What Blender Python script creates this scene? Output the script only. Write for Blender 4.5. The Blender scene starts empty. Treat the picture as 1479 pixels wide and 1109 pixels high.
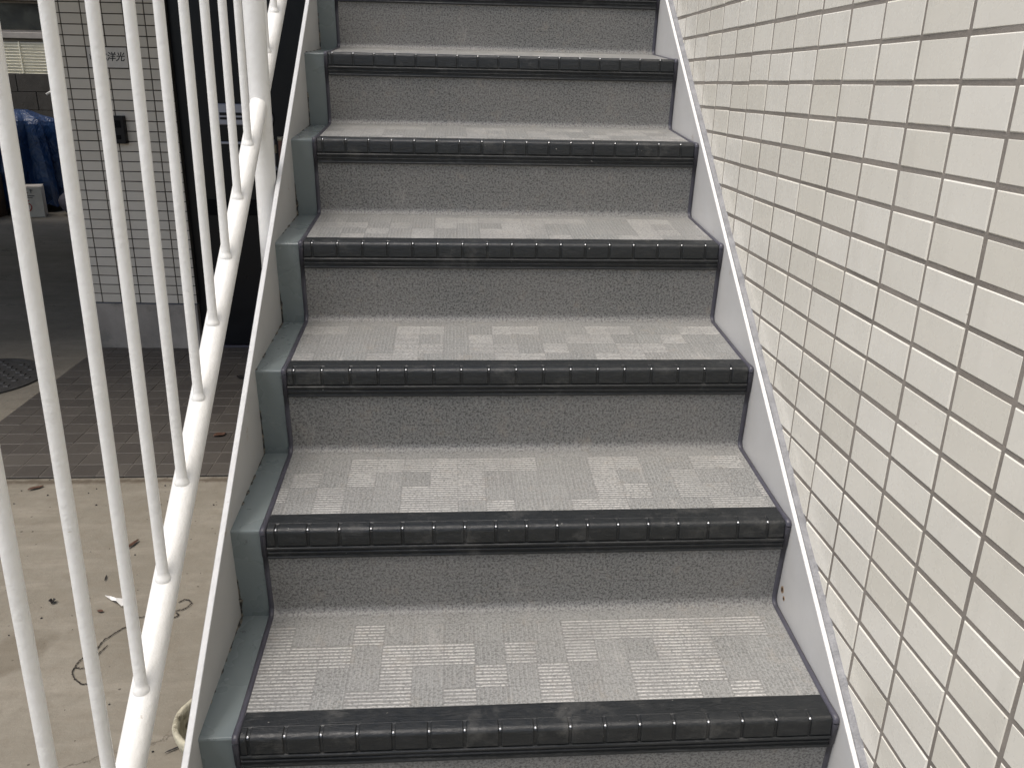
import bpy, bmesh, math, random
from mathutils import Vector, Matrix, noise
random.seed(7)
S = bpy.context.scene
C = S.collection

# ---------------------------------------------------------------- camera
ZO = 0.548                       # height of the reference nosing above the ground
cam_d = bpy.data.cameras.new('camera'); cam = bpy.data.objects.new('camera', cam_d); C.objects.link(cam)
S.camera = cam
pitch, yaw, roll = -0.34472, -0.07325, 0.01989
f = Vector((-math.sin(yaw)*math.cos(pitch), math.cos(yaw)*math.cos(pitch), math.sin(pitch)))
r0 = Vector((math.cos(yaw), math.sin(yaw), 0)); u0 = r0.cross(f)
R = math.cos(roll)*r0 + math.sin(roll)*u0; U = -math.sin(roll)*r0 + math.cos(roll)*u0
M = Matrix((R, U, -f)).transposed().to_4x4()
M.translation = Vector((0, -0.91449, 0.83291+ZO))
cam.matrix_world = M
cam_d.sensor_width = 36; cam_d.lens = 1201.8/1479*36
cam_d.clip_start = 0.02; cam_d.clip_end = 500
CAMP = M.translation.copy()
def project(p):
    d = Vector(p)-CAMP; Z = d.dot(f)
    if Z <= .05: return None
    return 739.5+1201.8*d.dot(R)/Z, 554.5-1201.8*d.dot(U)/Z

# ---------------------------------------------------------------- light
W = bpy.data.worlds.new('World'); S.world = W; W.use_nodes = True
nt = W.node_tree; bg = nt.nodes['Background']
sky = nt.nodes.new('ShaderNodeTexSky'); sky.sky_type = 'NISHITA'; sky.sun_disc = False
SUN_EL, SUN_AZ = math.radians(67), math.radians(-122)      # azimuth from +Y, clockwise positive
sky.sun_elevation = SUN_EL; sky.sun_rotation = SUN_AZ
sky.air_density = 1.0; sky.dust_density = 3.0; sky.ozone_density = 0.6
nt.links.new(sky.outputs[0], bg.inputs[0]); bg.inputs[1].default_value = 0.10
sd = bpy.data.lights.new('sun', 'SUN'); sun = bpy.data.objects.new('sun', sd); C.objects.link(sun)
sd.energy = 1.5; sd.angle = math.radians(42); sd.color = (1, .955, .89)
tosun = Vector((math.sin(SUN_AZ)*math.cos(SUN_EL), math.cos(SUN_AZ)*math.cos(SUN_EL), math.sin(SUN_EL)))
sun.rotation_euler = tosun.to_track_quat('Z', 'Y').to_euler(); sun.location = (0, 0, 8)
S.view_settings.view_transform = 'Standard'; S.view_settings.look = 'None'
S.view_settings.gamma = 1; S.view_settings.use_curve_mapping = False
S.view_settings.exposure = 0.84

# ---------------------------------------------------------------- material helpers
class NT:
    def __init__(s, name):
        s.m = bpy.data.materials.new(name); s.m.use_nodes = True
        s.t = s.m.node_tree; s.b = s.t.nodes['Principled BSDF']
    def n(s, typ, **kw):
        nd = s.t.nodes.new(typ)
        for k, v in kw.items(): setattr(nd, k, v)
        return nd
    def put(s, inp, v):
        if hasattr(v, 'is_output') or isinstance(v, bpy.types.NodeSocket): s.t.links.new(v, inp)
        else: inp.default_value = v
    def math(s, op, a, b=None, c=None, clamp=False):
        nd = s.n('ShaderNodeMath', operation=op, use_clamp=clamp)
        s.put(nd.inputs[0], a)
        if b is not None: s.put(nd.inputs[1], b)
        if c is not None: s.put(nd.inputs[2], c)
        return nd.outputs[0]
    def mix(s, fac, a, b, blend='MIX'):
        nd = s.n('ShaderNodeMix', data_type='RGBA', blend_type=blend)
        s.put(nd.inputs[0], fac); s.put(nd.inputs[6], a); s.put(nd.inputs[7], b)
        return nd.outputs[2]
    def noise(s, vec, scale, detail=3, rough=.55, col=False, dist=0):
        nd = s.n('ShaderNodeTexNoise'); s.put(nd.inputs['Vector'], vec)
        nd.inputs['Scale'].default_value = scale; nd.inputs['Detail'].default_value = detail
        nd.inputs['Roughness'].default_value = rough; nd.inputs['Distortion'].default_value = dist
        return nd.outputs['Color' if col else 'Fac']
    def ramp(s, fac, *stops):
        nd = s.n('ShaderNodeValToRGB'); s.put(nd.inputs[0], fac); el = nd.color_ramp.elements
        while len(el) < len(stops): el.new(.5)
        for e, (p, c) in zip(el, stops):
            e.position = p; e.color = (c, c, c, 1) if not hasattr(c, '__len__') else tuple(c)+(1,)
        return nd.outputs[0]
    def bump(s, h, dist, strength=1.0, normal=None):
        nd = s.n('ShaderNodeBump'); s.put(nd.inputs['Height'], h); nd.inputs['Distance'].default_value = dist
        nd.inputs['Strength'].default_value = strength
        if normal is not None: s.put(nd.inputs['Normal'], normal)
        return nd.outputs[0]
    def coord(s, which='Object'):
        return s.n('ShaderNodeTexCoord').outputs[which]
    def pos(s):
        return s.n('ShaderNodeNewGeometry').outputs['Position']
    def sep(s, v):
        nd = s.n('ShaderNodeSeparateXYZ'); s.put(nd.inputs[0], v); return nd.outputs
    def out(s, col=None, rough=None, nrm=None, metal=None, spec=None):
        if col is not None: s.put(s.b.inputs['Base Color'], col if not isinstance(col, tuple) else col+(1,) if len(col) == 3 else col)
        if rough is not None: s.put(s.b.inputs['Roughness'], rough)
        if nrm is not None: s.put(s.b.inputs['Normal'], nrm)
        if metal is not None: s.put(s.b.inputs['Metallic'], metal)
        if spec is not None: s.put(s.b.inputs['Specular IOR Level'], spec)
        return s.m
def c4(*c): return tuple(c)+(1,)

def simple(name, c, rough=.6, var=.15, nscale=8, bump=.0, bscale=60, metal=0, spec=.5, dirt=None, dscale=3, dthr=.6):
    k = NT(name); p = k.pos()
    a = k.noise(p, nscale, 5)
    col = k.mix(k.ramp(a, (.3, 0), (.7, 1)), c4(*[x*(1-var) for x in c]), c4(*[min(1, x*(1+var)) for x in c]))
    if dirt:
        d = k.ramp(k.noise(p, dscale, 8, .65), (dthr, 0), (min(1, dthr+.12), 1))
        col = k.mix(d, col, c4(*dirt))
    n = k.bump(k.noise(p, bscale, 4), bump) if bump else None
    rr = k.ramp(k.noise(p, nscale*2.3, 4), (.3, max(0, rough-.08)), (.7, min(1, rough+.08)))
    return k.out(col, rr, n, metal, spec)

# white tile (right wall): slight tone difference from tile to tile, soft glaze waviness
def tile_mat(name, c1, c2, rough, wav, island=False, stain=None):
    k = NT(name); p = k.pos()
    rnd = k.n('ShaderNodeNewGeometry').outputs['Random Per Island'] if island else k.n('ShaderNodeObjectInfo').outputs['Random']
    col = k.mix(rnd, c4(*c1), c4(*c2))
    cl = k.noise(p, 14, 4)
    col = k.mix(k.ramp(cl, (.40, 0), (.78, .25)), col, c4(*[x*.88 for x in c1]))
    if stain:
        st = k.ramp(k.noise(p, 2.2, 6, .6), (.5, 0), (.72, .55))
        z = k.sep(p)[2]
        low = k.math('SUBTRACT', 1.0, k.math('MULTIPLY', z, .8), clamp=True)
        col = k.mix(k.math('MULTIPLY', st, low), col, c4(*stain))
    sm = k.n('ShaderNodeMapping'); k.put(sm.inputs[0], p); sm.inputs['Scale'].default_value = (1, 9, .9)
    col = k.mix(k.ramp(k.noise(sm.outputs[0], 2.4, 6, .65), (.54, 0), (.74, .30)), col, c4(*[x*.80 for x in c1]))
    sp = k.ramp(k.noise(p, 95, 2, .4), (.205, 1), (.22, 0))
    col = k.mix(k.math('MULTIPLY', sp, .5), col, c4(.22, .18, .14))
    n = k.bump(k.noise(p, 22, 3), .0012, wav)
    n = k.bump(k.noise(p, 260, 3), .0001, .2, n)
    return k.out(col, k.ramp(k.noise(p, 60, 3), (.3, rough-.06), (.7, rough+.08)), n, 0, .5)

M_TILE = tile_mat('glazed_tile', (.73, .695, .60), (.80, .77, .685), .27, .10, stain=(.56, .49, .37))
M_TILES = tile_mat('glazed_tile_far', (.73, .695, .60), (.80, .77, .685), .27, .10, island=True, stain=(.56, .49, .37))
def grout_mat(name, a, b):
    k = NT(name); p = k.pos()
    col = k.mix(k.noise(p, 180, 5, .7), c4(*a), c4(*b))
    col = k.mix(k.ramp(k.noise(p, 6, 5), (.45, 0), (.7, .5)), col, c4(*[x*.6 for x in a]))
    return k.out(col, .9, k.bump(k.noise(p, 500, 4, .7), .001), 0, .2)
M_GROUT = grout_mat('grout', (.22, .195, .165), (.36, .325, .285))
M_PTILE = tile_mat('pier_tile', (.50, .45, .37), (.57, .515, .43), .5, .2)
M_PGROUT = grout_mat('pier_grout', (.05, .045, .04), (.09, .08, .07))

# vinyl stair sheet. UV is metres: u across, v along the profile (tread then riser)
def vinyl():
    k = NT('vinyl_sheet'); uv = k.coord('UV'); s = k.sep(uv); u, v = s[0], s[1]
    p = k.pos()
    fl = k.noise(uv, 270, 2, .5, dist=.4); fl2 = k.noise(uv, 760, 2, .6)
    big = k.noise(p, 5, 4)
    fleck = k.ramp(fl, (.38, 0), (.47, .6), (.60, 1))
    base = k.mix(fleck, c4(.070, .069, .066), c4(.244, .244, .231))
    base = k.mix(k.ramp(fl2, (.40, .75), (.48, 0)), base, c4(.085, .083, .080))
    base = k.mix(k.ramp(fl2, (.60, 0), (.72, .35)), base, c4(.58, .555, .52))
    base = k.mix(k.ramp(big, (.35, 0), (.7, .16)), base, c4(.33, .30, .27))
    # pattern zone on the tread only
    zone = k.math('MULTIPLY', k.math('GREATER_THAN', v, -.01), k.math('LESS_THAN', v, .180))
    CU, CV = .047, .047
    cu = k.math('FLOOR', k.math('DIVIDE', u, CU)); cv = k.math('FLOOR', k.math('DIVIDE', k.math('ADD', v, .008), CV))
    cb = k.n('ShaderNodeCombineXYZ'); k.put(cb.inputs[0], cu); k.put(cb.inputs[1], cv)
    wn = k.n('ShaderNodeTexWhiteNoise', noise_dimensions='3D'); k.put(wn.inputs[0], cb.outputs[0])
    hz = k.math('GREATER_THAN', wn.outputs[0], .56)
    hz = k.math('MULTIPLY', hz, zone); vt = k.math('SUBTRACT', zone, hz)
    jit = k.math('MULTIPLY', k.math('SUBTRACT', k.noise(uv, 130, 2), .5), .9)
    rh = k.math('SINE', k.math('ADD', k.math('MULTIPLY', v, 2*math.pi/.0067), jit))
    rv = k.math('SINE', k.math('ADD', k.math('MULTIPLY', u, 2*math.pi/.0067), jit))
    ridge_h = k.math('MULTIPLY', k.ramp(k.math('MULTIPLY_ADD', rh, .5, .5), (.5, 0), (.85, 1)), hz)
    ridge_v = k.math('MULTIPLY', k.ramp(k.math('MULTIPLY_ADD', rv, .5, .5), (.5, 0), (.85, 1)), vt)
    brk = k.ramp(k.noise(uv, 240, 2, .6), (.40, .05), (.54, 1))
    worn = k.ramp(k.noise(p, 9, 3), (.35, .45), (.62, 1))
    ridge_h2 = k.math('MULTIPLY', k.math('MULTIPLY', ridge_h, brk), worn)
    lit_tread = k.ramp(v, (.196, 1), (.212, 0))
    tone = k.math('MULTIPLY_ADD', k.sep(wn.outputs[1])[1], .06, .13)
    col = k.mix(k.math('MULTIPLY', lit_tread, tone), base, c4(.545, .548, .52))  # tread tinted paler than the riser: light from above put into the colour
    col = k.mix(k.math('MULTIPLY', hz, .07), col, c4(.52, .50, .465))
    col = k.mix(k.math('MULTIPLY', k.math('MULTIPLY', k.math('SUBTRACT', 1.0, ridge_h), hz), .25), col, c4(.13, .125, .12))
    col = k.mix(k.math('MULTIPLY', ridge_h2, .62), col, c4(.74, .72, .67))
    col = k.mix(k.math('MULTIPLY', k.math('MULTIPLY', ridge_v, brk), .08), col, c4(.45, .435, .40))
    # joints round each block
    fu = k.math('ABSOLUTE', k.math('SUBTRACT', k.math('FRACT', k.math('DIVIDE', u, CU)), .5))
    fv = k.math('ABSOLUTE', k.math('SUBTRACT', k.math('FRACT', k.math('DIVIDE', k.math('ADD', v, .008), CV)), .5))
    edge = k.math('MULTIPLY', k.math('GREATER_THAN', k.math('MAXIMUM', fu, fv), .475), zone)
    col = k.mix(k.math('MULTIPLY', edge, .22), col, c4(.12, .115, .11))
    # dirt and scuffs on the tread
    dd = k.ramp(k.noise(p, 30, 6, .7), (.56, 0), (.72, .35))
    col = k.mix(dd, col, c4(.30, .26, .21))
    sm = k.n('ShaderNodeMapping'); k.put(sm.inputs[0], uv); sm.inputs['Scale'].default_value = (3.5, 1, 1); sm.inputs['Rotation'].default_value = (0, 0, .5)
    scf = k.ramp(k.noise(sm.outputs[0], 7, 7, .7), (.60, 0), (.66, .30), (.72, 0))
    col = k.mix(scf, col, c4(.42, .40, .37))
    dk = k.ramp(k.noise(p, 4.2, 8, .75), (.57, 0), (.75, .4))
    col = k.mix(dk, col, c4(.15, .145, .135))
    height = k.math('ADD', k.math('ADD', k.math('MULTIPLY', ridge_h, 1.0), k.math('MULTIPLY', ridge_v, .6)), k.math('MULTIPLY', fl, .35))
    n = k.bump(height, .0006, .8)
    return k.out(col, k.ramp(fl, (.3, .42), (.7, .58)), n, 0, .5)
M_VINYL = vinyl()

def steel_paint():
    k = NT('step_paint'); p = k.pos()
    a = k.noise(p, 4, 5, .6)
    col = k.mix(k.ramp(a, (.3, 0), (.7, 1)), c4(.172, .200, .198), c4(.190, .219, .216))
    col = k.mix(k.ramp(k.noise(p, 35, 6, .7), (.60, 0), (.70, .35)), col, c4(.20, .22, .21))
    col = k.mix(k.ramp(k.noise(p, 26, 9, .8), (.63, 0), (.67, .6)), col, c4(.06, .062, .06))
    col = k.mix(k.ramp(k.noise(p, 70, 6, .8), (.66, 0), (.70, .6)), col, c4(.30, .32, .31))
    n = k.bump(k.noise(p, 30, 3), .0009, .35)
    return k.out(col, k.ramp(k.noise(p, 12, 3), (.3, .24), (.7, .33)), n)
M_STEEL = steel_paint()
def rubber(name, a, b, bd):
    k = NT(name); p = k.pos()
    mp = k.n('ShaderNodeMapping'); k.put(mp.inputs[0], p); mp.inputs['Scale'].default_value = (.28, 1, 1)
    col = k.mix(k.n('ShaderNodeObjectInfo').outputs['Random'], c4(*a), c4(*b))
    col = k.mix(k.ramp(k.noise(mp.outputs[0], 150, 6, .7), (.52, 0), (.72, .4)), col, c4(.045, .045, .043))
    col = k.mix(k.ramp(k.noise(p, 16, 8, .75), (.55, 0), (.70, .6)), col, c4(.080, .078, .072))
    col = k.mix(k.ramp(k.noise(p, 110, 3, .5), (.745, 0), (.765, .8)), col, c4(.36, .34, .30))
    h = k.math('ADD', k.noise(mp.outputs[0], 85, 3, .55, dist=1.8), k.math('MULTIPLY', k.noise(p, 420, 3), .3))
    return k.out(col, k.ramp(k.noise(p, 90, 4), (.3, .34), (.7, .58)), k.bump(h, bd, .7), 0, .5)
M_RUBBER = rubber('nosing_rubber', (.010, .0115, .012), (.012, .0135, .014), .0012)
M_PAD = rubber('nosing_pad', (.010, .0115, .012), (.013, .0145, .015), .0013)
M_GLINT = simple('nosing_glint', (.55, .55, .55), .15, .1, 30, metal=.6)  # pale metal standing in for glints on the rubber
M_SEAL = simple('edge_sealant', (.062, .060, .074), .38, .2, 25, .001, 120)
M_WSEAL = simple('wall_sealant', (.22, .22, .225), .5, .25, 40, .002, 160, dirt=(.16, .15, .14), dscale=20, dthr=.6)
def stringer_paint(name, g):
    k = NT(name); p = k.pos()
    col = k.mix(k.ramp(k.noise(p, 5, 6, .6), (.3, 0), (.7, 1)), c4(.50*g, .493*g, .475*g), c4(.58*g, .572*g, .552*g))
    chip = k.ramp(k.noise(p, 13, 9, .78), (.67, 0), (.685, 1))
    col = k.mix(k.math('MULTIPLY', k.ramp(k.noise(p, 13, 9, .78), (.61, 0), (.68, 1)), .55), col, c4(.36, .27, .17))
    col = k.mix(chip, col, c4(.06, .045, .035))
    n = k.bump(k.noise(p, 40, 4), .001, .5)
    n = k.bump(chip, .001, 1, n)
    return k.out(col, .42, n)
M_STRING = stringer_paint('stringer_paint', 1.0)
M_STRING_SHADE = stringer_paint('stringer_paint_shaded', .92)  # same paint as the right plate, darkened for the shaded inner face
def white_paint():
    k = NT('railing_paint'); p = k.pos()
    col = k.mix(k.ramp(k.noise(p, 9, 5), (.3, 0), (.7, 1)), c4(.76, .75, .71), c4(.83, .82, .785))
    col = k.mix(k.ramp(k.noise(p, 60, 7, .75), (.665, 0), (.71, .55)), col, c4(.42, .37, .30))
    h = k.math('ADD', k.noise(p, 90, 3), k.math('MULTIPLY', k.noise(p, 380, 3), .3))
    return k.out(col, .36, k.bump(h, .0014, .7))
M_WHITE = white_paint()
M_EDGE_LIT = simple('stringer_edge_lit', (.80, .79, .76), .45, .04, 30, .0015, 90, dirt=(.35, .27, .18), dscale=24, dthr=.72)  # plate's top edge lightened in colour for the sky falling on it

def ground_mat():
    k = NT('ground_concrete'); p = k.pos(); s = k.sep(p)
    a = k.noise(p, 2.2, 8, .62); b = k.noise(p, 24, 7, .7); c = k.noise(p, 170, 4, .7)
    mp = k.n('ShaderNodeMapping'); k.put(mp.inputs[0], p); mp.inputs['Scale'].default_value = (2.0, 9, 1)
    st = k.noise(mp.outputs[0], 1.6, 6, .65)
    col = k.mix(k.ramp(a, (.3, 0), (.7, 1)), c4(.165, .147, .113), c4(.245, .222, .178))
    col = k.mix(k.ramp(b, (.38, .45), (.55, 0)), col, c4(.175, .15, .113))
    col = k.mix(k.ramp(st, (.50, 0), (.72, .5)), col, c4(.31, .28, .228))
    col = k.mix(k.ramp(c, (.60, 0), (.75, .4)), col, c4(.38, .34, .28))
    col = k.mix(k.ramp(k.noise(p, 60, 2, .3), (.235, .9), (.25, 0)), col, c4(.06, .05, .04))
    vo = k.n('ShaderNodeTexVoronoi', feature='DISTANCE_TO_EDGE'); vo.inputs['Scale'].default_value = .55
    wp_ = k.n('ShaderNodeVectorMath', operation='MULTIPLY_ADD'); k.put(wp_.inputs[0], k.noise(p, 3.5, 7, .7, col=True)); wp_.inputs[1].default_value = (.5, .5, 0); k.put(wp_.inputs[2], p)
    k.put(vo.inputs['Vector'], wp_.outputs[0])
    crack = k.math('MULTIPLY', k.ramp(vo.outputs['Distance'], (0, 1), (.0035, 0)), k.ramp(k.noise(p, 1.5, 3), (.5, 0), (.56, .7)))
    col = k.mix(crack, col, c4(.07, .058, .045))
    col = k.mix(k.ramp(k.noise(p, 9, 9, .8), (.52, 0), (.66, .4)), col, c4(.14, .122, .095))
    # damp stain with its own outline
    d = k.n('ShaderNodeVectorMath', operation='DISTANCE'); k.put(d.inputs[0], p); d.inputs[1].default_value = (-1.13, .92, 0)
    e = k.math('ADD', d.outputs['Value'], k.math('MULTIPLY', k.noise(p, 7, 5, .6), .20))
    stain = k.ramp(e, (.165, .6), (.18, .4), (.20, 0))
    col = k.mix(stain, col, c4(.125, .105, .075))
    # brown grime line along the paving
    g = k.math('ABSOLUTE', k.math('SUBTRACT', s[1], 1.90))
    g2 = k.math('ADD', g, k.math('MULTIPLY', k.noise(p, 22, 5, .7), .06))
    col = k.mix(k.ramp(g2, (.035, .75), (.055, 0)), col, c4(.07, .052, .035))
    n = k.bump(k.math('ADD', b, k.math('MULTIPLY', c, .5)), .003, .7)
    return k.out(col, .82, n, 0, .3)
M_GROUND = ground_mat()
M_PAVE = tile_mat('paving', (.055, .048, .041), (.080, .071, .060), .5, .3)
M_PAVEJ = simple('paving_joint', (.11, .098, .082), .9, .3, 40, .001, 200)
M_CONC = simple('base_concrete', (.27, .24, .205), .8, .18, 6, .002, 90, dirt=(.17, .155, .13), dscale=3.5, dthr=.5)
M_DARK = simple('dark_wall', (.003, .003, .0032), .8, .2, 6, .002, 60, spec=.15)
M_BLACK = simple('black_panel', (.004, .004, .005), .35, .3, 5, spec=.25)
M_SILVER = simple('silver_plate', (.30, .30, .33), .4, .15, 3, metal=.7)
M_INK = simple('sign_ink', (.01, .01, .01), .5, .1, 20)
M_PLATE = simple('sign_stone', (.52, .48, .42), .5, .06, 60, .0004, 400)
M_IRON = simple('cast_iron', (.045, .043, .04), .6, .3, 30, .002, 120)
M_SHUT = simple('shutter_cream', (.80, .76, .60), .5, .06, 10)
M_FRAME = simple('window_frame', (.34, .31, .27), .5, .1, 10)
M_GLASS = simple('dark_glass', (.012, .016, .018), .12, .2, 3)
M_BLOCK = simple('block_wall', (.05, .046, .04), .85, .25, 5, .004, 60)
M_CARD = simple('cardboard', (.66, .61, .53), .8, .1, 12, .001, 90)
M_CARDD = simple('cardboard_brown', (.09, .06, .04), .8, .2, 12, .001, 90)
M_RED = simple('red_print', (.45, .05, .03), .7, .1, 30)
M_PAPER = simple('paper', (.78, .77, .74), .7, .05, 30, .0008, 200)
M_LEAF = simple('dead_leaf', (.075, .035, .02), .7, .3, 90, .001, 300)
M_LEAFB = simple('black_leaf', (.012, .010, .009), .6, .3, 90)
M_TWINE = simple('twine', (.035, .028, .022), .9, .4, 300, .002, 900)
M_POT = simple('pot_mossy', (.42, .39, .29), .8, .25, 40, .003, 130, dirt=(.10, .085, .05), dscale=30, dthr=.55)
M_SOIL = simple('pot_inside', (.02, .017, .014), .9, .3, 60, .004, 200)
M_COPPER = simple('pipe_brown', (.16, .085, .06), .5, .2, 30, .001, 100)
M_BRASS = simple('valve_grey', (.30, .27, .20), .45, .2, 60, .001, 200, metal=.3)
M_BAG = simple('grey_bag', (.10, .09, .105), .6, .2, 14, .006, 25)
def tarp_mat():
    k = NT('blue_tarp'); p = k.pos()
    col = k.mix(k.ramp(k.noise(p, 3, 4), (.3, 0), (.7, 1)), c4(.005, .022, .075), c4(.009, .040, .125))
    h = k.math('ADD', k.noise(p, 6, 4, .6, dist=1), k.math('MULTIPLY', k.noise(p, 22, 3), .25))
    return k.out(col, .3, k.bump(h, .05, .6))
M_TARP = tarp_mat()
M_SLAB = simple('ceiling_board', (.28, .26, .23), .8, .1, 4)
M_HOUSE = simple('house_render', (.42, .39, .34), .85, .1, 5, .002, 80)

# ---------------------------------------------------------------- object helpers
def mesh(name, verts, faces, mats, parent=None, smooth=False, midx=None, uvs=None, loc=None):
    me = bpy.data.meshes.new(name); me.from_pydata([tuple(v) for v in verts], [], faces)
    for m in (mats if isinstance(mats, (list, tuple)) else [mats]): me.materials.append(m)
    if midx: me.polygons.foreach_set('material_index', midx)
    if smooth: me.polygons.foreach_set('use_smooth', [True]*len(me.polygons))
    if uvs is not None:
        ul = me.uv_layers.new(name='UVMap')
        for i, l in enumerate(me.loops): ul.data[i].uv = uvs[l.vertex_index]
    me.update()
    o = bpy.data.objects.new(name, me); C.objects.link(o)
    if parent: o.parent = parent
    if loc: o.location = loc
    return o
def link(name, me, parent=None, loc=(0, 0, 0), rot=(0, 0, 0), scale=(1, 1, 1)):
    o = bpy.data.objects.new(name, me); C.objects.link(o); o.parent = parent
    o.location = loc; o.rotation_euler = rot; o.scale = scale
    return o
def fix(o):
    bm = bmesh.new(); bm.from_mesh(o.data); bmesh.ops.recalc_face_normals(bm, faces=bm.faces); bm.to_mesh(o.data); bm.free(); return o
def thing(name, label, cat, loc=(0, 0, 0), group=None):
    o = bpy.data.objects.new(name, None); C.objects.link(o); o.location = loc; o.empty_display_size = .1
    tag(o, label, cat, group); return o
def tag(o, label, cat, group=None, kind=None):
    if label: o['label'] = label
    if cat: o['category'] = cat
    if group: o['group'] = group
    if kind: o['kind'] = kind
    return o
def box(name, x0, x1, y0, y1, z0, z1, mat, parent=None, bevel=0, seg=2):
    v = [(x, y, z) for z in (z0, z1) for y in (y0, y1) for x in (x0, x1)]
    fc = [(0, 2, 3, 1), (4, 5, 7, 6), (0, 1, 5, 4), (2, 6, 7, 3), (0, 4, 6, 2), (1, 3, 7, 5)]
    o = mesh(name, v, fc, mat, parent)
    if bevel: bevel_o(o, bevel, seg)
    return o
def bevel_o(o, w, seg=2, ang=.5):
    bm = bmesh.new(); bm.from_mesh(o.data)
    es = [e for e in bm.edges if len(e.link_faces) == 2 and e.calc_face_angle(0) > ang]
    bmesh.ops.bevel(bm, geom=es, offset=w, segments=seg, profile=.5, affect='EDGES', clamp_overlap=True)
    bm.to_mesh(o.data); bm.free()
    return o
def extrude_x(name, prof, x0, x1, mat, parent=None, nx=1, jit=None, smooth=False, closed=True):
    """closed (y,z) profile swept along x"""
    n = len(prof); vs = []; fs = []
    for i in range(nx+1):
        x = x0+(x1-x0)*i/nx
        for j, (y, z) in enumerate(prof):
            dy = dz = 0
            if jit: dy, dz = jit(x, j)
            vs.append((x, y+dy, z+dz))
    for i in range(nx):
        for j in range(n if closed else n-1):
            a = i*n+j; b = i*n+(j+1) % n
            fs.append((a, b, b+n, a+n))
    if closed: fs += [tuple(range(n))[::-1], tuple(nx*n+j for j in range(n))]
    return fix(mesh(name, vs, fs, mat, parent, smooth=smooth))
def extrude_yz(name, x0, x1, pts, mat, parent=None, midx=None):
    """polygon in the y-z plane given thickness in x"""
    n = len(pts); vs = [(x0, y, z) for y, z in pts]+[(x1, y, z) for y, z in pts]
    fs = [tuple(range(n)), tuple(range(2*n-1, n-1, -1))]+[(j, j+n, (j+1) % n+n, (j+1) % n) for j in range(n)]
    return fix(mesh(name, vs, fs, mat, parent, midx=midx))
def tube(name, pts, r, mat, parent=None, seg=20, caps=True, radii=None):
    pts = [Vector(p) for p in pts]; vs = []; fs = []
    for i, p in enumerate(pts):
        t = (pts[min(i+1, len(pts)-1)]-pts[max(i-1, 0)]).normalized()
        a = t.cross(Vector((1, 0, 0)))
        if a.length < .1: a = t.cross(Vector((0, 1, 0)))
        a.normalize(); b = t.cross(a)
        rr = radii[i] if radii else r
        for s in range(seg):
            th = 2*math.pi*s/seg; vs.append(p+rr*(math.cos(th)*a+math.sin(th)*b))
    for i in range(len(pts)-1):
        for s in range(seg):
            q = (s+1) % seg; fs.append((i*seg+s, i*seg+q, (i+1)*seg+q, (i+1)*seg+s))
    if caps: fs += [tuple(range(seg))[::-1], tuple((len(pts)-1)*seg+s for s in range(seg))]
    o = fix(mesh(name, vs, fs, mat, parent))
    for pl in o.data.polygons: pl.use_smooth = len(pl.vertices) == 4
    return o

# ---------------------------------------------------------------- ground
N = 40
vs = []; fs = []
def cuts(a, b, n): return [a+(b-a)*i/n for i in range(n+1)]
gx = [-60, -20]+cuts(-8, 4, 24)+[20, 60]; gy = [-60, -15]+cuts(-4, 14, 30)+[30, 80]
for y in gy:
    for x in gx: vs.append((x, y, 0))
for j in range(len(gy)-1):
    for i in range(len(gx)-1):
        a = j*len(gx)+i; fs.append((a, a+1, a+1+len(gx), a+len(gx)))
g = mesh('ground', vs, fs, M_GROUND); tag(g, 'stained brown concrete yard under and beside the stairs', None, kind='structure')

# ---------------------------------------------------------------- entrance paving of square dark tiles
pv = bpy.data.objects.new('entrance_paving', None); C.objects.link(pv); tag(pv, 'dark square paving tiles in front of the tiled pier', None, kind='structure')
PX0, PY0, PP = -1.912, 1.925, .1
mesh('joint_bed', [(PX0, PY0, .0072), (PX0+16*PP, PY0, .0072), (PX0+16*PP, PY0+16*PP-.02, .0072), (PX0, PY0+16*PP-.02, .0072)], [(0, 1, 2, 3)], M_PAVEJ, pv)
def tile_mesh(name, w, h, t, b, mat):
    """flat tile in local x-y, front +z, bevelled"""
    a, c = w/2, h/2
    vs = [(-a, -c, 0), (a, -c, 0), (a, c, 0), (-a, c, 0), (-a, -c, t-b), (a, -c, t-b), (a, c, t-b), (-a, c, t-b),
          (-a+b, -c+b, t), (a-b, -c+b, t), (a-b, c-b, t), (-a+b, c-b, t)]
    fs = [(8, 9, 10, 11)]
    for o in (0, 4):
        for i in range(4):
            j = (i+1) % 4; fs.append((o+i, o+j, o+4+j, o+4+i))
    me = bpy.data.meshes.new(name); me.from_pydata(vs, [], fs); me.materials.append(mat); return me
pm = tile_mesh('paving_tile', PP-.0034, PP-.0034, .0076, .0008, M_PAVE)
for j in range(16):
    for i in range(16):
        o = link('paving_tile', pm, pv, (PX0+PP*(i+.5), PY0+PP*(j+.5)-(0.0 if j < 15 else .0), .001+random.uniform(-.0008, .0008)),
                 (random.uniform(-.006, .006), random.uniform(-.006, .006), 0))
        if j == 15: o.scale = (1, .8, 1); o.location.y -= .01

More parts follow.
